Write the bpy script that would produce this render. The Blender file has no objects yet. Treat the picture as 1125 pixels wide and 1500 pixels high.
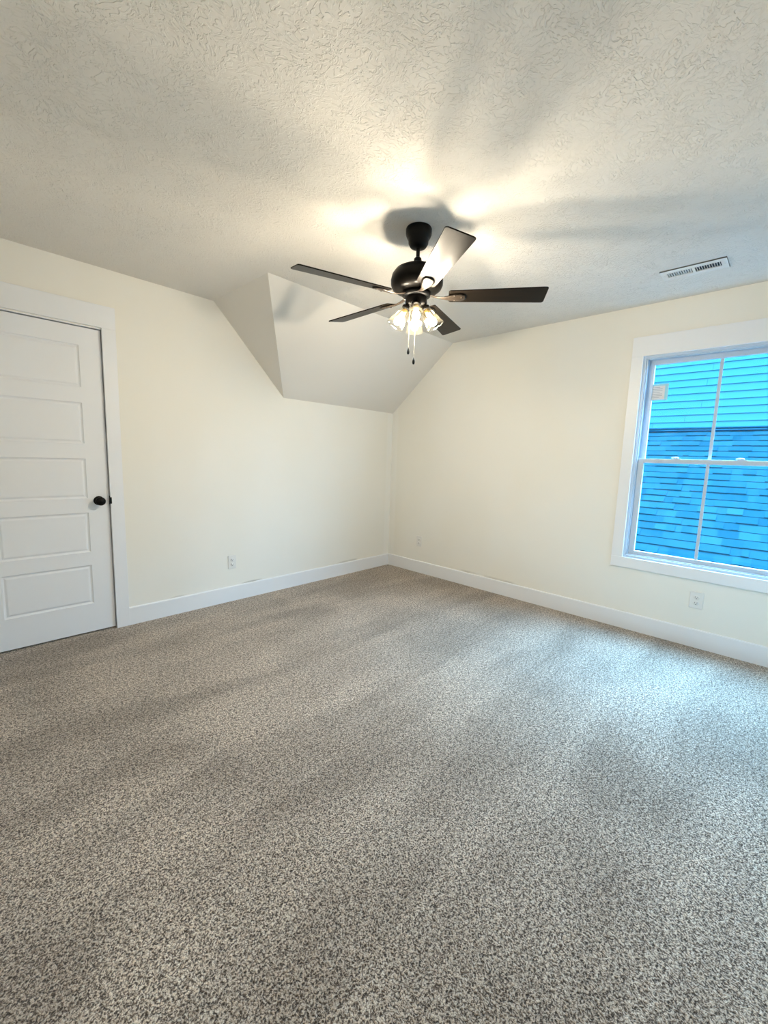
import bpy, bmesh, math, random
from math import sin, cos, pi, radians
from mathutils import Matrix, Vector

random.seed(7)
SC = bpy.context.scene
COL = SC.collection

# ------------------------------------------------------------------ camera
H = 2.418           # ceiling height
KNEE = 1.767        # height where the sloped ceiling meets the left wall
XW, YS = -3.78, -3.78   # unseen walls behind the camera
cam_d = bpy.data.cameras.new('camera')
cam = bpy.data.objects.new('camera', cam_d)
COL.objects.link(cam)
cam_d.sensor_fit = 'VERTICAL'
cam_d.sensor_height = 36.0
cam_d.lens = 610.95 / 1500.0 * 36.0
cam_d.clip_start = 0.02
cam.matrix_world = Matrix.Translation((-3.5858, -3.3225, 1.2655)) @ (
    Matrix.Rotation(radians(-46.3986), 4, 'Z') @ Matrix.Rotation(radians(82.5508), 4, 'X')
    @ Matrix.Rotation(radians(1.82), 4, 'Z'))
SC.camera = cam

# ------------------------------------------------------------------ view, sky, lamps
SC.view_settings.view_transform = 'Standard'
SC.view_settings.look = 'None'
SC.view_settings.gamma = 1.0
SC.view_settings.use_curve_mapping = False
SC.view_settings.exposure = 0.09
BULB_L = 1190.0                     # radiance of the bulbs
BULB_C = (1.0, 0.882, 0.71)
SKY_S = 74.0
SKY_Z = (0.285, 0.635, 1.0)          # overhead
SKY_H = (0.33, 0.65, 1.0)          # horizon

w = bpy.data.worlds.new('sky')
SC.world = w
w.use_nodes = True
nt = w.node_tree
nt.nodes.clear()
tc = nt.nodes.new('ShaderNodeTexCoord')
sp = nt.nodes.new('ShaderNodeSeparateXYZ')
rp = nt.nodes.new('ShaderNodeValToRGB')
bg = nt.nodes.new('ShaderNodeBackground')
ow = nt.nodes.new('ShaderNodeOutputWorld')
rp.color_ramp.elements[0].position = 0.0
rp.color_ramp.elements[0].color = (*[c * 0.30 for c in SKY_H], 1)
rp.color_ramp.elements[1].position = 0.8
rp.color_ramp.elements[1].color = (*SKY_Z, 1)
bg.inputs['Strength'].default_value = SKY_S
nt.links.new(tc.outputs['Generated'], sp.inputs[0])
nt.links.new(sp.outputs['Z'], rp.inputs[0])
nt.links.new(rp.outputs[0], bg.inputs[0])
nt.links.new(bg.outputs[0], ow.inputs[0])

# window opening doubles as a light portal for the sky (samples it, emits nothing)
WY0, WY1, WZ0, WZ1 = -2.484, -3.380, 0.562, 2.055
pl = bpy.data.lights.new('window_portal', 'AREA')
pl.shape = 'RECTANGLE'
pl.size = abs(WY1 - WY0)
pl.size_y = WZ1 - WZ0
pl.cycles.is_portal = True
po = bpy.data.objects.new('window_portal', pl)
po.matrix_world = Matrix.Translation((0.115, (WY0 + WY1) / 2, (WZ0 + WZ1) / 2)) @ Matrix(((0, 0, 1, 0), (1, 0, 0, 0), (0, 1, 0, 0), (0, 0, 0, 1)))
COL.objects.link(po)


# ------------------------------------------------------------------ materials
def mat(name, color, rough=0.6, metal=0.0, spec=0.5, emit=None, es=0.0):
    m = bpy.data.materials.new(name)
    m.use_nodes = True
    b = m.node_tree.nodes['Principled BSDF']
    b.inputs['Base Color'].default_value = (*color, 1)
    b.inputs['Roughness'].default_value = rough
    b.inputs['Metallic'].default_value = metal
    b.inputs['Specular IOR Level'].default_value = spec
    if emit:
        b.inputs['Emission Color'].default_value = (*emit, 1)
        b.inputs['Emission Strength'].default_value = es
    return m


def nodes(m):
    t = m.node_tree
    return t, t.nodes, t.links, t.nodes['Principled BSDF']


def coord(t, scale=(1, 1, 1)):
    g = t.nodes.new('ShaderNodeNewGeometry')
    mp = t.nodes.new('ShaderNodeMapping')
    mp.inputs['Scale'].default_value = scale
    t.links.new(g.outputs['Position'], mp.inputs['Vector'])
    return mp.outputs[0]


def noise(t, vec, scale, detail=2.0, rough=0.5, dist=0.0):
    n = t.nodes.new('ShaderNodeTexNoise')
    n.inputs['Scale'].default_value = scale
    n.inputs['Detail'].default_value = detail
    n.inputs['Roughness'].default_value = rough
    n.inputs['Distortion'].default_value = dist
    t.links.new(vec, n.inputs['Vector'])
    return n.outputs['Fac']


def ramp(t, fac, stops):
    r = t.nodes.new('ShaderNodeValToRGB')
    e = r.color_ramp.elements
    while len(e) < len(stops):
        e.new(0.5)
    for k, (p, c) in enumerate(stops):
        e[k].position = p
        e[k].color = (*c, 1) if len(c) == 3 else c
    t.links.new(fac, r.inputs[0])
    return r.outputs[0]


def mix(t, fac, a, b, mode='MIX'):
    n = t.nodes.new('ShaderNodeMix')
    n.data_type = 'RGBA'
    n.blend_type = mode
    for sock, v in ((n.inputs[0], fac), (n.inputs[6], a), (n.inputs[7], b)):
        if hasattr(v, 'is_linked'):
            t.links.new(v, sock)
        elif isinstance(v, tuple):
            sock.default_value = (*v, 1)
        else:
            sock.default_value = v
    return n.outputs[2]


def bump(t, h, strength, dist, b):
    n = t.nodes.new('ShaderNodeBump')
    n.inputs['Strength'].default_value = strength
    n.inputs['Distance'].default_value = dist
    t.links.new(h, n.inputs['Height'])
    t.links.new(n.outputs[0], b.inputs['Normal'])


def math_node(t, op, a, b=0.0):
    n = t.nodes.new('ShaderNodeMath')
    n.operation = op
    for k, v in ((0, a), (1, b)):
        if hasattr(v, 'is_linked'):
            t.links.new(v, n.inputs[k])
        else:
            n.inputs[k].default_value = v
    return n.outputs[0]


M = {}
# cream wall paint, faintly patchy touch-ups and grey scuffs just above the baseboard
m = M['wall'] = mat('cream_wall_paint', (0.80, 0.785, 0.70), 0.62, spec=0.3)
t, N, L, B = nodes(m)
pv = coord(t)
patch = ramp(t, noise(t, coord(t, (1, 1, 0.6)), 1.7, 1.5), [(0.42, (0.86, 0.842, 0.775)), (0.60, (0.87, 0.856, 0.80))])
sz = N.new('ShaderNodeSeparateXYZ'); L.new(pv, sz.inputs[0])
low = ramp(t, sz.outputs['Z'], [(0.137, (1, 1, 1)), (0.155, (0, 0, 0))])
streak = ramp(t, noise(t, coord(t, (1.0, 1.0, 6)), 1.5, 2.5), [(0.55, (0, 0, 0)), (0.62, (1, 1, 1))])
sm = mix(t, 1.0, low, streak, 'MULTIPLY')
# brushed cut-in band of fresher paint down the corner
near = math_node(t, 'MINIMUM', sz.outputs['X'], sz.outputs['Y'])
band = ramp(t, math_node(t, 'ADD', near, 1.0), [(0.905, (0, 0, 0)), (0.925, (0.7, 0.7, 0.7))])
patch = mix(t, band, patch, (0.89, 0.885, 0.84))
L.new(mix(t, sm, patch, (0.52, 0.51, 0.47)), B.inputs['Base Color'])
bump(t, noise(t, pv, 260, 2.0), 0.10, 0.002, B)

# textured (stomped) ceiling
m = M['ceiling'] = mat('stomp_textured_ceiling', (0.805, 0.775, 0.725), 0.8, spec=0.2)
t, N, L, B = nodes(m)
pv = coord(t)
warp = N.new('ShaderNodeTexNoise'); warp.inputs['Scale'].default_value = 7.0; L.new(pv, warp.inputs['Vector'])
add = N.new('ShaderNodeVectorMath'); add.operation = 'MULTIPLY_ADD'
L.new(warp.outputs['Color'], add.inputs[0]); add.inputs[1].default_value = (0.12, 0.12, 0.0); L.new(pv, add.inputs[2])
n1 = noise(t, add.outputs[0], 80, 1.0, 0.5, 0.7)
rg = ramp(t, n1, [(0.47, (0, 0, 0)), (0.56, (1, 1, 1))])
rg.node.color_ramp.interpolation = 'EASE'
part_ = ramp(t, noise(t, pv, 13, 2.0), [(0.40, (0.25, 0.25, 0.25)), (0.60, (1, 1, 1))])
bump(t, mix(t, 1.0, rg, part_, 'MULTIPLY'), 0.8, 0.004, B)

m = M['slope'] = mat('smooth_ceiling_paint', (0.805, 0.775, 0.725), 0.8, spec=0.2)
t, N, L, B = nodes(m)
bump(t, noise(t, coord(t), 120, 2.0), 0.12, 0.002, B)

m = M['trim'] = mat('white_trim_paint', (0.84, 0.86, 0.89), 0.38)
m = M['door'] = mat('white_door_paint', (0.84, 0.86, 0.89), 0.42)
t, N, L, B = nodes(m)
bump(t, noise(t, coord(t, (40, 40, 2)), 6, 2.0), 0.06, 0.001, B)
M['vinyl'] = mat('sky_tinted_vinyl', (0.52, 0.61, 0.70), 0.35)  # white vinyl with the blue of the skylight put into its colour
M['plate'] = mat('white_plastic', (0.80, 0.79, 0.76), 0.35)
M['slot'] = mat('dark_slot', (0.03, 0.03, 0.03), 0.6)
M['black'] = mat('matte_black_metal', (0.003, 0.003, 0.003), 0.42, spec=0.15)
M['motor'] = mat('oil_rubbed_metal', (0.003, 0.0025, 0.002), 0.34, spec=0.1)
M['iron'] = mat('bronze_blade_arm', (0.03, 0.022, 0.016), 0.36, metal=0.5, spec=0.5)
M['duct'] = mat('dark_duct', (0.02, 0.035, 0.05), 0.7)
M['gap_shade'] = mat('dark_gap', (0.05, 0.045, 0.04), 0.8)
M['brass'] = mat('brass_socket', (0.75, 0.52, 0.18), 0.3, metal=0.9)
M['chain'] = mat('pale_bead_chain', (0.45, 0.42, 0.36), 0.5, metal=0.0)
M['bulb'] = mat('glowing_bulb', (1, 1, 1), 0.5, emit=BULB_C, es=BULB_L)
M['sticker'] = mat('paper_label', (0.78, 0.77, 0.75), 0.7)
M['ink'] = mat('grey_print', (0.42, 0.42, 0.44), 0.7)
M['film'] = mat('pale_label_backing', (0.35, 0.70, 0.80), 0.5)

# dark walnut blades
m = M['blade'] = mat('espresso_wood_blade', (0.02, 0.014, 0.010), 0.30, spec=0.12)
t, N, L, B = nodes(m)
tco = N.new('ShaderNodeTexCoord')
mp = N.new('ShaderNodeMapping'); mp.inputs['Scale'].default_value = (3, 60, 60)
L.new(tco.outputs['Object'], mp.inputs[0])
L.new(ramp(t, noise(t, mp.outputs[0], 1.0, 3.0), [(0.35, (0.005, 0.004, 0.003)), (0.7, (0.010, 0.007, 0.005))]), B.inputs['Base Color'])


def glass(name, tint, refl=0.08):
    g = bpy.data.materials.new(name)
    g.use_nodes = True
    t = g.node_tree
    t.nodes.clear()
    o = t.nodes.new('ShaderNodeOutputMaterial')
    mx = t.nodes.new('ShaderNodeMixShader')
    tr = t.nodes.new('ShaderNodeBsdfTransparent'); tr.inputs[0].default_value = (*tint, 1)
    gl = t.nodes.new('ShaderNodeBsdfGlossy'); gl.inputs['Roughness'].default_value = 0.04
    lw = t.nodes.new('ShaderNodeLayerWeight'); lw.inputs['Blend'].default_value = 0.25
    k = math_node(t, 'MULTIPLY_ADD', lw.outputs['Facing'], 0.35)
    k.node.inputs[2].default_value = refl
    k.node.inputs[1].default_value = 0.35 if refl < 0.04 else 0.22
    t.links.new(k, mx.inputs[0]); t.links.new(tr.outputs[0], mx.inputs[1]); t.links.new(gl.outputs[0], mx.inputs[2])
    if refl > 0.04:      # faint seeded haze of the shade glass
        tl = t.nodes.new('ShaderNodeBsdfTranslucent'); tl.inputs[0].default_value = (1.0, 0.88, 0.60, 1)
        m2 = t.nodes.new('ShaderNodeMixShader'); m2.inputs[0].default_value = 0.002
        t.links.new(mx.outputs[0], m2.inputs[1]); t.links.new(tl.outputs[0], m2.inputs[2])
        mx = m2
    t.links.new(mx.outputs[0], o.inputs[0])
    return g


M['pane'] = glass('window_glass', (0.93, 0.97, 0.98), 0.02)
M['shade'] = glass('clear_shade_glass', (0.97, 0.96, 0.93), 0.05)

# carpet
m = M['carpet'] = mat('speckled_taupe_carpet', (0.4, 0.36, 0.32), 0.95, spec=0.1)
t, N, L, B = nodes(m)
pv = coord(t)
tuft = noise(t, pv, 192, 2.0, 0.55, 0.6)
hue = noise(t, pv, 95, 1.0, 0.5)
clump = noise(t, pv, 72, 1.0, 0.5, 0.4)
tuft = math_node(t, 'ADD', tuft, math_node(t, 'MULTIPLY', math_node(t, 'SUBTRACT', clump, 0.5), 0.32))
big = noise(t, coord(t, (1.0, 1.0, 1.0)), 1.6, 2.5, 0.55, 0.3)
cA = ramp(t, tuft, [(0.35, (0.055, 0.037, 0.024)), (0.445, (0.235, 0.185, 0.145)), (0.52, (0.575, 0.50, 0.42)), (0.64, (0.89, 0.80, 0.69))])
cB = ramp(t, hue, [(0.35, (0.86, 0.80, 0.74)), (0.65, (1.0, 1.0, 1.0))])
c1 = mix(t, 1.0, cA, cB, 'MULTIPLY')
mp = N.new('ShaderNodeMapping'); mp.inputs['Rotation'].default_value = (0, 0, radians(-32)); mp.inputs['Scale'].default_value = (0.7, 3.0, 1)
L.new(pv, mp.inputs[0])
track = noise(t, mp.outputs[0], 1.3, 2.0, 0.5, 0.4)
nap = ramp(t, mix(t, 0.55, big, track), [(0.40, (0.76, 0.745, 0.73)), (0.50, (0.96, 0.96, 0.96)), (0.60, (1.14, 1.14, 1.14))])
L.new(mix(t, 1.0, c1, nap, 'MULTIPLY'), B.inputs['Base Color'])
B.inputs['Sheen Weight'].default_value = 0.25
B.inputs['Sheen Roughness'].default_value = 0.6
bump(t, tuft, 0.9, 0.012, B)

# outside
m = M['siding'] = mat('pale_aqua_siding', (0.0108, 0.043, 0.053), 1.0, spec=0.0)
m = M['shingle'] = mat('blue_grey_shingle', (0.1, 0.3, 0.5), 1.0, spec=0.0)
t, N, L, B = nodes(m)
at = N.new('ShaderNodeAttribute'); at.attribute_name = 'tone'
cs = ramp(t, at.outputs['Fac'], [(0.0, (0.0015, 0.0135, 0.0200)), (0.45, (0.0028, 0.0172, 0.0250)), (1.0, (0.0046, 0.0215, 0.029))])
gr = ramp(t, noise(t, coord(t), 130, 2.0), [(0.3, (0.8, 0.8, 0.8)), (0.7, (1.15, 1.15, 1.15))])
L.new(mix(t, 1.0, cs, gr, 'MULTIPLY'), B.inputs['Base Color'])
M['flash'] = mat('dark_blue_flashing', (0.001, 0.009, 0.018), 1.0, spec=0.0)
M['ground'] = mat('ground_soil', (0.12, 0.16, 0.12), 0.9)


# ------------------------------------------------------------------ mesh helpers
class MB:
    def __init__(s):
        s.v, s.f, s.mi, s.sm, s.tone = [], [], [], [], []

    def add(s, vs, fs, mi=0, smooth=False, tone=0.0):
        o = len(s.v)
        s.v += [tuple(p) for p in vs]
        for f in fs:
            s.f.append([o + i for i in f]); s.mi.append(mi); s.sm.append(smooth); s.tone.append(tone)

    def box(s, x0, x1, y0, y1, z0, z1, mi=0, bev=0.0, tone=0.0):
        x0, x1 = sorted((x0, x1)); y0, y1 = sorted((y0, y1)); z0, z1 = sorted((z0, z1))
        if bev <= 0:
            vs = [(x, y, z) for z in (z0, z1) for y in (y0, y1) for x in (x0, x1)]
            s.add(vs, [(0, 2, 3, 1), (4, 5, 7, 6), (0, 1, 5, 4), (2, 6, 7, 3), (0, 4, 6, 2), (1, 3, 7, 5)], mi, tone=tone)
        else:
            bm = bmesh.new()
            bmesh.ops.create_cube(bm, size=1, matrix=Matrix.Translation(((x0 + x1) / 2, (y0 + y1) / 2, (z0 + z1) / 2)) @ Matrix.Diagonal((x1 - x0, y1 - y0, z1 - z0, 1)))
            bmesh.ops.bevel(bm, geom=bm.edges[:], offset=bev, segments=2, profile=0.5, affect='EDGES')
            bm.verts.index_update()
            s.add([v.co[:] for v in bm.verts], [[v.index for v in f.verts] for f in bm.faces], mi, tone=tone)
            bm.free()

    def lathe(s, prof, n=40, mat4=None, mi=0, smooth=True, tone=0.0):
        mat4 = mat4 or Matrix()
        vs, fs = [], []
        for r, z in prof:
            for k in range(n):
                a = 2 * pi * k / n
                vs.append(mat4 @ Vector((r * cos(a), r * sin(a), z)))
        for i in range(len(prof) - 1):
            for k in range(n):
                a, b = i * n + k, i * n + (k + 1) % n
                fs.append((a, b, b + n, a + n))
        s.add(vs, fs, mi, smooth, tone)

    def tube(s, pts, r, n=10, mi=0, cap=True):
        pts = [Vector(p) for p in pts]
        rs = r if isinstance(r, (list, tuple)) else [r] * len(pts)
        vs, fs = [], []
        for i, p in enumerate(pts):
            d = (pts[min(i + 1, len(pts) - 1)] - pts[max(i - 1, 0)]).normalized()
            u = d.cross(Vector((0, 0, 1)))
            if u.length < 1e-3:
                u = d.cross(Vector((1, 0, 0)))
            u.normalize(); v = d.cross(u)
            for k in range(n):
                a = 2 * pi * k / n
                vs.append(p + rs[i] * (cos(a) * u + sin(a) * v))
        for i in range(len(pts) - 1):
            for k in range(n):
                a, b = i * n + k, i * n + (k + 1) % n
                fs.append((a, b, b + n, a + n))
        if cap:
            fs.append(list(range(n))); fs.append([(len(pts) - 1) * n + k for k in range(n)])
        s.add(vs, fs, mi, True)

    def build(s, name, mats, parent=None, loc=None):
        me = bpy.data.meshes.new(name)
        vs = s.v
        if loc:
            L_ = Vector(loc)
            vs = [tuple(Vector(p) - L_) for p in s.v]
        me.from_pydata(vs, [], s.f)
        if not isinstance(mats, (list, tuple)):
            mats = [mats]
        for q in mats:
            me.materials.append(q)
        me.polygons.foreach_set('material_index', s.mi)
        me.polygons.foreach_set('use_smooth', s.sm)
        if any(s.tone):
            at = me.attributes.new('tone', 'FLOAT', 'FACE')
            at.data.foreach_set('value', s.tone)
        bm = bmesh.new(); bm.from_mesh(me)
        bmesh.ops.recalc_face_normals(bm, faces=bm.faces[:])
        bm.to_mesh(me); bm.free()
        me.update()
        o = bpy.data.objects.new(name, me)
        COL.objects.link(o)
        if loc:
            o.location = loc
        if parent:
            o.parent = parent
            if not loc:      # geometry given in world space: undo the parent's placement
                o.matrix_parent_inverse = parent_world(parent).inverted()
        return o


def parent_world(p):
    mtx = Matrix.Translation(p.location) @ p.rotation_euler.to_matrix().to_4x4()
    return parent_world(p.parent) @ p.matrix_parent_inverse @ mtx if p.parent else mtx


def thing(name, loc, label, cat, group=None, rotz=0.0):
    o = bpy.data.objects.new(name, None)
    COL.objects.link(o)
    o.empty_display_size = 0.1
    o.location = loc
    o.rotation_euler = (0, 0, rotz)
    return tag(o, label, cat, group)


def tag(o, label, cat, group=None, kind=None):
    if label: o['label'] = label
    if cat: o['category'] = cat
    if group: o['group'] = group
    if kind: o['kind'] = kind
    return o


def struct(o, label, cat):
    return tag(o, label, cat, None, 'structure')


# ------------------------------------------------------------------ room shell
TH = 0.14
DX0, DX1, DZ = -3.537, -2.820, 2.036        # door opening
b = MB(); b.box(XW - TH, TH, YS - TH, TH, -0.08, 0.0)
fl = struct(b.build('floor', M['carpet']), 'speckled taupe and cream carpet covering the whole floor', 'floor')

# left wall (y = 0): full height up to the slope, then the knee line
A_, C_, S_ = -2.071, -1.450, 0.783
b = MB()
b.box(XW - TH, DX0, 0, TH, 0, H)
b.box(DX0, DX1, 0, TH, DZ, H)
b.box(DX1, A_, 0, TH, 0, H)
b.box(A_, TH, 0, TH, 0, KNEE)
b.add([(A_, 0, KNEE), (C_, 0, KNEE), (A_, 0, H), (A_, TH, KNEE), (C_, TH, KNEE), (A_, TH, H)],
      [(0, 1, 2), (3, 5, 4), (0, 3, 4, 1), (1, 4, 5, 2), (2, 5, 3, 0)])
struct(b.build('wall_left', M['wall']), 'cream wall with the white door, stepping down under the sloped ceiling', 'wall')

# right wall (x = 0) with the window opening
b = MB()
b.box(0, TH, WY0, 0, 0, KNEE)
b.box(0, TH, WY0, -S_, KNEE, H)
b.add([(0, 0, KNEE), (0, -S_, KNEE), (0, -S_, H), (TH, 0, KNEE), (TH, -S_, KNEE), (TH, -S_, H)],
      [(0, 1, 2), (3, 5, 4), (0, 3, 4, 1), (1, 4, 5, 2), (2, 5, 3, 0)])
b.box(0, TH, WY1, WY0, 0, WZ0)
b.box(0, TH, WY1, WY0, WZ1, H)
b.box(0, TH, YS - TH, WY1, 0, H)
struct(b.build('wall_right', M['wall']), 'cream wall with the double-hung window', 'wall')
b = MB(); b.box(XW - TH, XW, YS, 0, 0, H)
struct(b.build('wall_back', M['wall']), 'plain cream wall beside the door, behind the viewer', 'wall')
b = MB(); b.box(XW, 0, YS - TH, YS, 0, H)
struct(b.build('wall_front', M['wall']), 'plain cream wall facing the door wall, behind the viewer', 'wall')

# ceiling slab + the sloped corner and its triangular cheek
b = MB()
b.box(XW - TH, TH, YS - TH, TH, H, H + 0.12, 0)
a1, c1, c2 = (A_, 0, H), (C_, 0, KNEE), (0, 0, KNEE)
b1, b2 = (A_, -S_, H), (0, -S_, H)
b.add([b1, b2, c2, c1, a1, (0, 0, H)],
      [(0, 1, 2, 3), (0, 3, 4), (3, 2, 5, 4), (2, 1, 5)], 1)
struct(b.build('ceiling', [M['ceiling'], M['slope']]), 'off-white textured ceiling with a smooth sloped corner', 'ceiling')

# ------------------------------------------------------------------ trim
bt = 0.014


def baseboard(name, p0, p1, inward, label):
    # p0,p1 on the wall plane; profile with a small eased top edge
    d = Vector(p1) - Vector(p0)
    n = Vector(inward)
    prof = [(0, 0), (bt, 0), (bt, 0.125), (bt - 0.004, 0.1305), (0.003, 0.132), (0, 0.132)]
    b = MB()
    vs = []
    for q in (Vector(p0), Vector(p1)):
        for o_, z in prof:
            vs.append(q + n * o_ + Vector((0, 0, z)))
    k = len(prof)
    fs = [(i, (i + 1) % k, k + (i + 1) % k, k + i) for i in range(k)] + [tuple(range(k)), tuple(range(2 * k - 1, k - 1, -1))]
    b.add(vs, fs)
    return struct(b.build(name, M['trim']), label, 'baseboard')


baseboard('baseboard_left', (-2.746, 0, 0), (0, 0, 0), (0, -1, 0), 'white baseboard along the door wall')
baseboard('baseboard_right', (0, -bt, 0), (0, YS, 0), (-1, 0, 0), 'white baseboard under the window wall')
baseboard('baseboard_back', (XW, YS, 0), (XW, 0, 0), (1, 0, 0), 'white baseboard behind the viewer')
baseboard('baseboard_front', (XW + bt, YS, 0), (-bt, YS, 0), (0, 1, 0), 'white baseboard on the wall behind the viewer')

# door casing
b = MB()
b.box(-2.826, -2.746, -0.016, 0, 0, 2.042, bev=0.0015)
b.box(-3.611, -3.531, -0.016, 0, 0, 2.042, bev=0.0015)
b.box(-3.611, -2.746, -0.017, 0, 2.042, 2.181, bev=0.0015)
struct(b.build('trim_1', M['trim']), 'flat white casing around the door', 'door trim')
# window casing
b = MB()
b.box(-0.016, 0, -2.405, WY0 + 0.002, WZ0, WZ1, bev=0.0015)
b.box(-0.016, 0, WY1 - 0.002, -3.459, WZ0, WZ1, bev=0.0015)
b.box(-0.017, 0, -2.405, -3.459, WZ1, 2.194, bev=0.0015)
b.box(-0.017, 0, -2.405, -3.459, 0.483, WZ0, bev=0.0015)
struct(b.build('trim_2', M['trim']), 'flat white picture-frame casing around the window', 'window trim')

# ------------------------------------------------------------------ door
door = thing('door_1', ((DX0 + DX1) / 2, 0.02, 0.0), 'white five-panel interior door with a black round knob', 'door')
door['kind'] = 'structure'
# jamb and stop
b = MB()
JT = 0.004
b.box(DX1 - JT, DX1, 0.0, TH, 0, DZ)
b.box(DX0, DX0 + JT, 0.0, TH, 0, DZ)
b.box(DX0 + JT, DX1 - JT, 0.0, TH, DZ - JT, DZ)
b.box(DX1 - JT - 0.012, DX1 - JT, 0.052, 0.09, 0, DZ - JT)
b.box(DX0 + JT, DX0 + JT + 0.012, 0.052, 0.09, 0, DZ - JT)
b.box(DX0 + JT, DX1 - JT, 0.052, 0.09, DZ - JT - 0.012, DZ - JT)
b.build('door_jamb', M['trim'], door)
# dark sheet in place of the unlit next room behind the gaps
b = MB(); b.box(DX0 + JT, DX1 - JT, 0.125, TH - 0.002, 0, DZ - JT)
b.build('gap_shade_sheet', M['gap_shade'], door)
# slab with five recessed, raised-field panels
sx0, sx1, sz0, sz1, fy = DX0 + JT + 0.003, DX1 - JT - 0.005, 0.012, DZ - JT - 0.006, 0.010
px0, px1 = sx0 + 0.121, sx1 - 0.121
rows = [(0.209, 0.479), (0.569, 0.838), (0.934, 1.197), (1.293, 1.556), (1.652, 1.915)]
b = MB()
TD = 0.040
# stiles, rails
b.box(sx0, px0, fy, fy + TD, sz0, sz1)
b.box(px1, sx1, fy, fy + TD, sz0, sz1)
zz = [sz0] + [v for r in rows for v in r] + [sz1]
for k in range(0, len(zz), 2):
    b.box(px0, px1, fy, fy + TD, zz[k], zz[k + 1])
for z0, z1 in rows:
    # ogee moulding down to a groove, then a raised flat field
    steps = [(0.0, 0.0), (0.004, 0.0055), (0.010, 0.0085), (0.013, 0.0085), (0.022, 0.0035), (0.026, 0.003)]
    vs = []
    for o_, d in steps:
        vs += [(px0 + o_, fy + d, z0 + o_), (px1 - o_, fy + d, z0 + o_), (px1 - o_, fy + d, z1 - o_), (px0 + o_, fy + d, z1 - o_)]
    fs = []
    for i in range(len(steps) - 1):
        for k in range(4):
            a, c = i * 4 + k, i * 4 + (k + 1) % 4
            fs.append((a, c, c + 4, a + 4))
    q = (len(steps) - 1) * 4
    fs.append((q, q + 1, q + 2, q + 3))
    b.add(vs, fs)
b.build('door_panel', M['door'], door)
# knob: rose, neck, ball
Rk = Matrix.Translation((-2.889, fy, 0.915)) @ Matrix.Rotation(radians(90), 4, 'X')
b = MB()
b.lathe([(0.0, 0), (0.031, 0), (0.031, 0.004), (0.027, 0.008), (0.012, 0.010), (0.010, 0.028), (0.014, 0.034),
         (0.024, 0.040), (0.0285, 0.049), (0.028, 0.058), (0.021, 0.065), (0.0, 0.068)], 40, Rk)
b.build('door_knob', M['black'], door)
b = MB()
b.box(DX1 - JT - 0.0012, DX1 - JT, 0.003, 0.034, 0.885, 0.945)
b.box(DX1 - JT - 0.004, -2.819, -0.0175, 0.003, 0.893, 0.937, bev=0.001)
o = b.build('strike_plate', M['black'], door)
b = MB()
b.box(DX1 - JT - 0.006, DX1 - JT - 0.0013, 0.018, 0.03, 0.905, 0.925)
b.build('latch_bolt', M['black'], door)

# ------------------------------------------------------------------ window
win = thing('window_1', (0.05, (WY0 + WY1) / 2, WZ0), 'white double-hung window looking onto a blue shingled roof', 'window')
win['kind'] = 'structure'


def frame_rect(b, x0, x1, y0, y1, z0, z1, wy, wzt, wzb=None, bev=0.001):
    wzb = wzb if wzb is not None else wzt
    y0, y1 = sorted((y0, y1))
    b.box(x0, x1, y0, y0 + wy, z0, z1, bev=bev)
    b.box(x0, x1, y1 - wy, y1, z0, z1, bev=bev)
    b.box(x0, x1, y0 + wy, y1 - wy, z0, z0 + wzb, bev=bev)
    b.box(x0, x1, y0 + wy, y1 - wy, z1 - wzt, z1, bev=bev)


b = MB()
frame_rect(b, 0.0, 0.125, WY0, WY1, WZ0, WZ1, 0.016, 0.018)
frame_rect(b, 0.010, 0.022, WY0 - 0.015, WY1 + 0.015, WZ0 + 0.015, WZ1 - 0.015, 0.010, 0.010)     # inner stop bead
frame_rect(b, 0.052, 0.058, WY0 - 0.015, WY1 + 0.015, WZ0 + 0.015, WZ1 - 0.015, 0.009, 0.009)     # parting bead
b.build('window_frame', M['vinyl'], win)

ym = -2.932
# lower sash (inner track)
lo = MB()
frame_rect(lo, 0.024, 0.050, WY0 - 0.024, WY1 + 0.024, WZ0 + 0.016, 1.319, 0.040, 0.032, 0.039, bev=0.002)
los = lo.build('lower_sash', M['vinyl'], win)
g = MB(); g.box(0.036, 0.039, WY0 - 0.060, WY1 + 0.060, 0.612, 1.292)
g.build('window_pane', M['pane'], los)
g = MB(); g.box(0.033, 0.0358, ym - 0.0095, ym + 0.0095, 0.617, 1.287)
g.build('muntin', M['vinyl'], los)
# upper sash (outer track)
up = MB()
frame_rect(up, 0.060, 0.086, WY0 - 0.018, WY1 + 0.018, 1.285, WZ1 - 0.016, 0.043, 0.042, 0.030, bev=0.002)
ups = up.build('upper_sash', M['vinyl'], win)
g = MB(); g.box(0.072, 0.075, WY0 - 0.058, WY1 + 0.058, 1.312, 2.000)
g.build('window_pane', M['pane'], ups)
g = MB(); g.box(0.068, 0.0718, ym - 0.0095, ym + 0.0095, 1.315, 1.997)
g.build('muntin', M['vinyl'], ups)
# cam locks on the meeting rail
for yl in (-2.748, -3.107):
    b = MB()
    b.box(0.026, 0.052, yl - 0.026, yl + 0.026, 1.319, 1.3235, bev=0.001)
    b.lathe([(0.0, 0), (0.013, 0), (0.013, 0.007), (0.009, 0.011), (0, 0.012)], 20, Matrix.Translation((0.040, yl, 1.3235)))
    b.tube([(0.040, yl, 1.330), (0.040, yl + 0.016, 1.331), (0.036, yl + 0.033, 1.327)], [0.005, 0.004, 0.003], 8)
    b.build('sash_lock', M['vinyl'], win)

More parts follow.
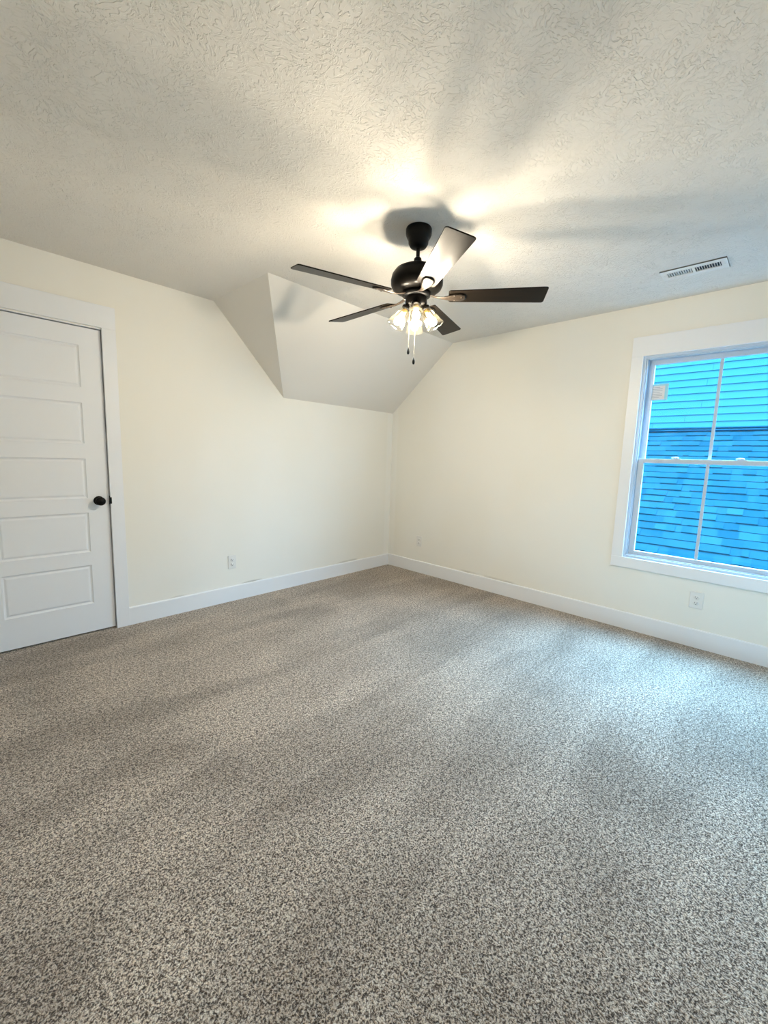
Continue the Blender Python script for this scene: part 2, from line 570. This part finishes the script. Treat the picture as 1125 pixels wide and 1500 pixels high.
# paper label stuck to the upper pane
st = thing('label_sticker', (0.0705, -2.585, 1.745), 'small white printed paper label stuck in the corner of the upper window pane', 'sticker')
b = MB(); b.box(0.0700, 0.0706, -2.527, -2.643, 1.745, 1.862, bev=0.0)
b.build('label_backing', M['film'], st)
b = MB(); b.box(0.0690, 0.0699, -2.527, -2.622, 1.750, 1.848)
b.build('paper', M['sticker'], st)
b = MB()
for k in range(7):
    z = 1.838 - k * 0.012
    b.box(0.0684, 0.0689, -2.533, -2.533 - (0.075 if k % 3 else 0.058), z - 0.0018, z + 0.0012)
b.build('printed_lines', M['ink'], st)


# ------------------------------------------------------------------ outlets
def outlet(loc, rotz, label, plate_w=0.072, plate_h=0.116):
    # built facing -Y, centred on its root
    root = thing('wall_outlet', loc, label, 'electrical outlet', 'wall outlets', rotz)
    def part(bm, name, m_, par=root):
        o = bm.build(name, m_)
        o.parent = par
        return o
    b = MB()
    b.box(-plate_w / 2, plate_w / 2, -0.0065, 0, -plate_h / 2, plate_h / 2, bev=0.0028)
    part(b, 'cover_plate', M['plate'])
    for s in (1, -1):
        zc = s * 0.0205
        b = MB()
        b.lathe([(0.0, 0.0095), (0.0155, 0.0095), (0.0168, 0.0085), (0.0168, 0.006)], 28,
                Matrix.Translation((0, 0, zc)) @ Matrix.Rotation(radians(90), 4, 'X') @ Matrix.Diagonal((1, 0.86, 1, 1)))
        r = part(b, 'receptacle', M['plate'])
        b = MB()
        b.box(-0.0075, -0.0052, -0.0100, -0.0093, zc - 0.001, zc + 0.0085)
        b.box(0.0052, 0.0075, -0.0100, -0.0093, zc - 0.001, zc + 0.0070)
        b.lathe([(0.0, 0.0100), (0.0028, 0.0100), (0.0028, 0.0093)], 12, Matrix.Translation((0, 0, zc - 0.0075)) @ Matrix.Rotation(radians(90), 4, 'X'))
        part(b, 'socket_slots', M['slot'], r)
    b = MB()
    b.lathe([(0, 0.0082), (0.0028, 0.0078), (0.0032, 0.0065)], 12, Matrix.Rotation(radians(90), 4, 'X'))
    part(b, 'screw', M['plate'])
    return root


outlet((-1.958, 0, 0.341), 0, 'white wall outlet between the white door and the room corner')
outlet((0, -0.465, 0.355), radians(-90), 'white wall outlet on the window wall close to the far room corner')
outlet((0, -2.970, 0.339), radians(-90), 'white wall outlet directly under the window', 0.080, 0.118)

# ------------------------------------------------------------------ ceiling vent
vx, vy = -0.468, -2.800
vent = thing('ceiling_vent', (vx, vy, H), 'white slotted metal air vent in the ceiling above the window wall', 'vent')
b = MB()
zf = H - 0.006
x0, x1, y0, y1 = vx - 0.076, vx + 0.076, vy - 0.158, vy + 0.158
ox0, ox1, oy0, oy1 = vx - 0.034, vx + 0.034, vy - 0.128, vy + 0.128
for (ax, bx_, ay, by) in ((x0, ox0, y0, y1), (ox1, x1, y0, y1), (ox0, ox1, y0, oy0), (ox0, ox1, oy1, y1), (ox0, ox1, vy - 0.007, vy + 0.007)):
    b.box(ax, bx_, ay, by, zf, H - 0.0005)
b.box(x0, x1, y0, y0 + 0.004, H - 0.0065, H); b.box(x0, x1, y1 - 0.004, y1, H - 0.0065, H)
b.box(x0, x0 + 0.004, y0, y1, H - 0.0065, H); b.box(x1 - 0.004, x1, y0, y1, H - 0.0065, H)
b.build('vent_frame', M['plate'], vent)
b = MB(); b.box(ox0, ox1, oy0, oy1, H - 0.0004, H - 0.0001)
b.build('duct_opening', M['duct'], vent)
for side in (-1, 1):
    for k in range(10):
        yc = vy + side * (0.015 + k * 0.0117)
        b = MB()
        t_ = side * 0.0021
        vs = [(ox0, yc - t_ - 0.0006, H - 0.0007), (ox0, yc + t_ - 0.0006, zf + 0.0002), (ox1, yc + t_ - 0.0006, zf + 0.0002), (ox1, yc - t_ - 0.0006, H - 0.0007)]
        vs += [(p[0], p[1] + 0.0012, p[2]) for p in vs]
        b.add(vs, [(0, 1, 2, 3), (7, 6, 5, 4), (0, 4, 5, 1), (1, 5, 6, 2), (2, 6, 7, 3), (3, 7, 4, 0)])
        b.build('louver', M['plate'], vent)
for s in (-1, 1):
    b = MB()
    b.lathe([(0, -0.003), (0.003, -0.002), (0.0035, 0)], 12, Matrix.Translation((vx, vy + s * 0.145, zf)))
    b.build('vent_screw', M['plate'], vent)

# ------------------------------------------------------------------ ceiling fan
FX, FY, FZ = -1.845, -1.846, 2.092
fan = thing('ceiling_fan', (FX, FY, H), 'black five-blade ceiling fan with a lit four-shade light kit', 'ceiling fan')


def fpart(bm, name, m_, par=None):
    return bm.build(name, m_, par or fan)


T0 = Matrix.Translation((FX, FY, 0))
b = MB()
b.lathe([(0, H), (0.063, H), (0.066, H - 0.006), (0.065, H - 0.030), (0.058, H - 0.046), (0.052, H - 0.052), (0.050, H - 0.072), (0.040, H - 0.088), (0.022, H - 0.095), (0, H - 0.095)], 48, T0)
fpart(b, 'canopy', M['black'])
b = MB(); b.lathe([(0.0095, H - 0.09), (0.0095, 2.235)], 24, T0)
fpart(b, 'downrod', M['black'])
b = MB(); b.lathe([(0, 2.282), (0.012, 2.282), (0.019, 2.276), (0.021, 2.262), (0.022, 2.250), (0.034, 2.244), (0.034, 2.225), (0, 2.225)], 32, T0)
fpart(b, 'rod_coupling', M['black'])
b = MB()
b.lathe([(0, 2.236), (0.045, 2.236), (0.085, 2.230), (0.112, 2.216), (0.128, 2.194), (0.134, 2.168), (0.133, 2.148), (0.126, 2.132),
         (0.112, 2.121), (0.100, 2.116), (0.070, 2.113), (0, 2.113)], 64, T0)
fpart(b, 'motor_housing', M['motor'])
b = MB()
b.lathe([(0, 2.113), (0.072, 2.113), (0.072, 2.094), (0.060, 2.088), (0, 2.088)], 48, T0)
fpart(b, 'flywheel', M['black'])
b = MB()
b.lathe([(0, 2.090), (0.054, 2.090), (0.056, 2.080), (0.056, 2.058), (0.050, 2.048), (0.036, 2.040), (0, 2.038)], 48, T0)
fpart(b, 'switch_housing', M['motor'])

# blades
TH0, PITCH, RT, WT = 2.833, radians(-12.5), 0.644, 0.063
for k in range(5):
    th = TH0 - k * 2 * pi / 5
    Mk = Matrix.Translation((FX, FY, FZ)) @ Matrix.Rotation(th, 4, 'Z')
    # blade outline in its own plane: x radial, y across
    out = []
    def arc(cx, cy, r, a0, a1, n=5):
        for i in range(n + 1):
            a = a0 + (a1 - a0) * i / n
            out.append((cx + r * cos(a), cy + r * sin(a)))
    r0, w0 = 0.165, 0.047
    rc = 0.012
    arc(r0 + rc, -w0 + rc, rc, -pi, -pi / 2)
    arc(RT - rc, -WT + rc, rc, -pi / 2, 0)
    arc(RT - rc, WT - rc, rc, 0, pi / 2)
    arc(r0 + rc, w0 - rc, rc, pi / 2, pi)
    b = MB()
    n = len(out)
    tk = 0.0028
    Rp = Matrix.Rotation(PITCH, 4, 'X')
    ins = 0.0012
    def ring(z, sc):
        return [Vector((x + (-sc if x > 0.4 else sc), y + (-sc if y > 0 else sc), z)) for x, y in out]
    vs = ring(-tk, ins) + ring(-tk + ins, 0) + ring(tk - ins, 0) + ring(tk, ins)
    fs = [tuple(range(n))] + [tuple(range(3 * n, 4 * n))]
    for i in range(3):
        for j in range(n):
            a, c = i * n + j, i * n + (j + 1) % n
            fs.append((a, c, c + n, a + n))
    b.add([Rp @ v for v in vs], fs)
    bo = b.build('fan_blade', M['blade'], fan, loc=(0, 0, 0))
    bo.matrix_parent_inverse = Matrix()
    bo.location = (0, 0, FZ - H)
    bo.rotation_euler = (0, 0, th)
    # blade arm: curved neck from the flywheel and a forked plate under the blade
    b = MB()
    prof = [(0.060, 0.006, 0.014), (0.085, 0.001, 0.013), (0.110, -0.006, 0.012), (0.140, -0.009, 0.014), (0.165, -0.0085, 0.022), (0.195, -0.0075, 0.030), (0.225, -0.0070, 0.030), (0.243, -0.0070, 0.024), (0.250, -0.0070, 0.012)]
    vs, fs = [], []
    for i, (r, z, hw) in enumerate(prof):
        ft = min(1, max(0, (r - 0.09) / 0.07))
        Ry = Matrix.Rotation(PITCH * ft, 4, 'X')
        for yy, zz_ in ((-hw, 0.0), (-hw * 0.6, -0.0028), (hw * 0.6, -0.0028), (hw, 0.0), (hw * 0.6, 0.0028), (-hw * 0.6, 0.0028)):
            q = Ry @ Vector((0, yy, zz_))
            vs.append(Vector((r, q.y, q.z + z)))
    for i in range(len(prof) - 1):
        for j in range(6):
            a, c = i * 6 + j, i * 6 + (j + 1) % 6
            fs.append((a, c, c + 6, a + 6))
    fs += [tuple(range(6)), tuple(range(len(vs) - 6, len(vs)))]
    b.add(vs, fs, smooth=True)
    for (sx_, sy_) in ((0.195, -0.018), (0.195, 0.018), (0.232, 0.0)):
        q = Rp @ Vector((sx_, sy_, -0.0095))
        b.lathe([(0, -0.003), (0.0035, -0.002), (0.0045, 0.0)], 12, Matrix.Translation((q.x, q.y, q.z)) @ Rp)
    ao = b.build('blade_arm', M['iron'], fan)
    ao.matrix_parent_inverse = Matrix()
    ao.location = (0, 0, FZ - H)
    ao.rotation_euler = (0, 0, th)

# light kit: four arms with sockets, clear flared shades and glowing bulbs
TILT = radians(33)
for k in range(4):
    az = radians(222 + 90 * k)
    u = Vector((cos(az), sin(az), 0))
    base = Vector((FX, FY, 2.052)) + u * 0.022
    ax = (u * sin(TILT) + Vector((0, 0, -cos(TILT)))).normalized()
    s0 = Vector((FX, FY, 2.046)) + u * 0.042
    b = MB()
    b.tube([base, base + u * 0.010 + Vector((0, 0, 0.0)), s0 - ax * 0.004, s0 + ax * 0.012], [0.010, 0.0095, 0.010, 0.013], 14)
    zq = ax.to_track_quat('Z', 'Y').to_matrix().to_4x4()
    Ms = Matrix.Translation(s0) @ zq
    b.lathe([(0, 0.000), (0.014, 0.000), (0.023, 0.006), (0.024, 0.018), (0.021, 0.020), (0, 0.020)], 28, Ms)
    lamp = b.build('lamp_holder', M['motor'], fan)
    b = MB()
    b.lathe([(0.0225, 0.016), (0.026, 0.030), (0.032, 0.055), (0.039, 0.085), (0.046, 0.112), (0.0475, 0.118),
             (0.0465, 0.1185), (0.0445, 0.112), (0.0375, 0.085), (0.0305, 0.055), (0.0245, 0.030), (0.0215, 0.017)], 40, Ms)
    b.build('glass_shade', M['shade'], lamp)
    b = MB()
    b.lathe([(0.0, 0.020), (0.0135, 0.020), (0.0135, 0.040), (0.012, 0.044)], 20, Ms)
    b.build('bulb_socket', M['brass'], lamp)
    b = MB()      # added opaque collar, blocks bulb light towards the ceiling; glowing dome sits on it
    b.lathe([(0.0125, 0.038), (0.013, 0.046), (0.0145, 0.060), (0.0150, 0.074), (0.0150, 0.0752), (0.0, 0.0752)], 24, Ms)
    b.build('light_block_collar', M['plate'], lamp)
    b = MB()
    pr = []
    for i in range(0, 15):
        a = radians(-38) + radians(128) * i / 14
        pr.append((0.0192 * cos(a), 0.087 + (0.0192 if a < 0 else 0.022) * sin(a)))
    b.lathe(pr, 20, Ms)
    b.build('light_bulb', M['bulb'], lamp)

# pull chains
for (dx, dy, ln) in ((-0.052, -0.004, 0.250), (-0.036, -0.029, 0.300)):
    b = MB()
    px, py = FX + dx, FY + dy
    b.tube([(px, py, 2.062), (px, py, 2.050 - ln + 0.03)], 0.0007, 6)
    z = 2.058
    while z > 2.052 - ln + 0.03:
        b.lathe([(0, 0.0012), (0.0010, 0.0008), (0.0013, 0), (0.0010, -0.0008), (0, -0.0012)], 6, Matrix.Translation((px, py, z)))
        z -= 0.0046
    ch = fpart(b, 'pull_chain', M['chain'])
    b = MB()
    zt = 2.050 - ln + 0.032
    b.lathe([(0, 0), (0.0022, -0.001), (0.003, -0.008), (0.0062, -0.018), (0.0068, -0.027), (0.0045, -0.035), (0, -0.037)], 20, Matrix.Translation((px, py, zt)))
    b.build('pull_fob', M['black'], ch)

# ------------------------------------------------------------------ the neighbouring house outside
D, ZB, MS = 5.0, 1.925, 0.70       # wall distance, roof/wall line, roof slope
ext = thing('neighbor_house', (D, -2.5, 0), 'pale aqua lap-sided house wall above a blue-grey shingled roof outside the window', 'house')
ys0, ys1 = -9.0, 5.0
# siding
b = MB()
e_ = 0.1145
z = ZB - 0.03
joints = {}
nb = 12
for k in range(nb):
    za, zb = z + k * e_, z + (k + 1) * e_ + 0.004
    cuts = [ys0, ys0 + random.uniform(0.6, 3.2)]
    while cuts[-1] < ys1 - 3.4:
        cuts.append(cuts[-1] + 3.0)
    cuts.append(ys1)
    for c0, c1_ in zip(cuts[:-1], cuts[1:]):
        y0_, y1_ = c0 + 0.002, c1_ - 0.002
        vs = [(D - 0.020, y0_, za), (D - 0.020, y1_, za), (D - 0.002, y0_, zb), (D - 0.002, y1_, zb), (D, y0_, za), (D, y1_, za), (D, y0_, zb), (D, y1_, zb)]
        b.add(vs, [(0, 1, 3, 2), (0, 4, 5, 1), (0, 2, 6, 4), (1, 5, 7, 3), (2, 3, 7, 6)])
b.box(D, D + 0.1, ys0, ys1, 0, z + nb * e_)
b.build('lap_siding', M['siding'], ext)
# roof rows of staggered shingle tabs
b = MB()
L1 = math.sqrt(1 + MS * MS)
ux, uz = -1 / L1, -MS / L1           # down-slope direction
nx, nz = -MS / L1, 1 / L1            # outward normal
ex = 0.145
P0 = Vector((D, 0, ZB))
row = 0
while row * ex < 5.2:
    s0_, s1_ = row * ex, (row + 1) * ex + 0.0
    y = ys0 - random.uniform(0, 0.3)
    while y < ys1:
        wd = random.choice((0.07, 0.10, 0.13, 0.16, 0.20, 0.26))
        tk_ = random.choice((0.010, 0.012, 0.020, 0.023))
        tone = 0.01 + min(0.98, max(0, random.gauss(0.45, 0.24)))
        hang = random.choice((0, 0, 0.006))
        def pt(s, n_, yy):
            return (P0.x + ux * s + nx * n_, yy, P0.z + uz * s + nz * n_)
        a0, a1_, n0, n1 = s0_ - 0.02, s1_ + hang, 0.001, tk_
        vs = [pt(a0, n0, y), pt(a0, n0, y + wd), pt(a1_, n1, y + wd), pt(a1_, n1, y), pt(a0, -0.02, y), pt(a0, -0.02, y + wd), pt(a1_, -0.02, y + wd), pt(a1_, -0.02, y)]
        b.add(vs, [(0, 1, 2, 3), (3, 2, 6, 7), (0, 3, 7, 4), (1, 5, 6, 2)], tone=tone)
        y += wd
    row += 1
b.build('shingle_roof', M['shingle'], ext)
b = MB()
for s_ in (0.075, 0.150):
    pa = [P0 + Vector((ux * q + nx * h_, 0, uz * q + nz * h_)) for q, h_ in ((s_, 0.020), (s_ + 0.024, 0.026), (s_ + 0.024, 0.034), (s_, 0.028))]
    vs = [(p.x, ys0, p.z) for p in pa] + [(p.x, ys1, p.z) for p in pa]
    b.add(vs, [(0, 1, 2, 3), (7, 6, 5, 4), (0, 4, 5, 1), (1, 5, 6, 2), (2, 6, 7, 3), (3, 7, 4, 0)])
b.build('roof_flashing', M['flash'], ext)
b = MB(); b.box(0.4, 12, -12, 9, -3.1, -3.0)
struct(b.build('ground_outside', M['ground']), 'ground between the houses', 'ground')
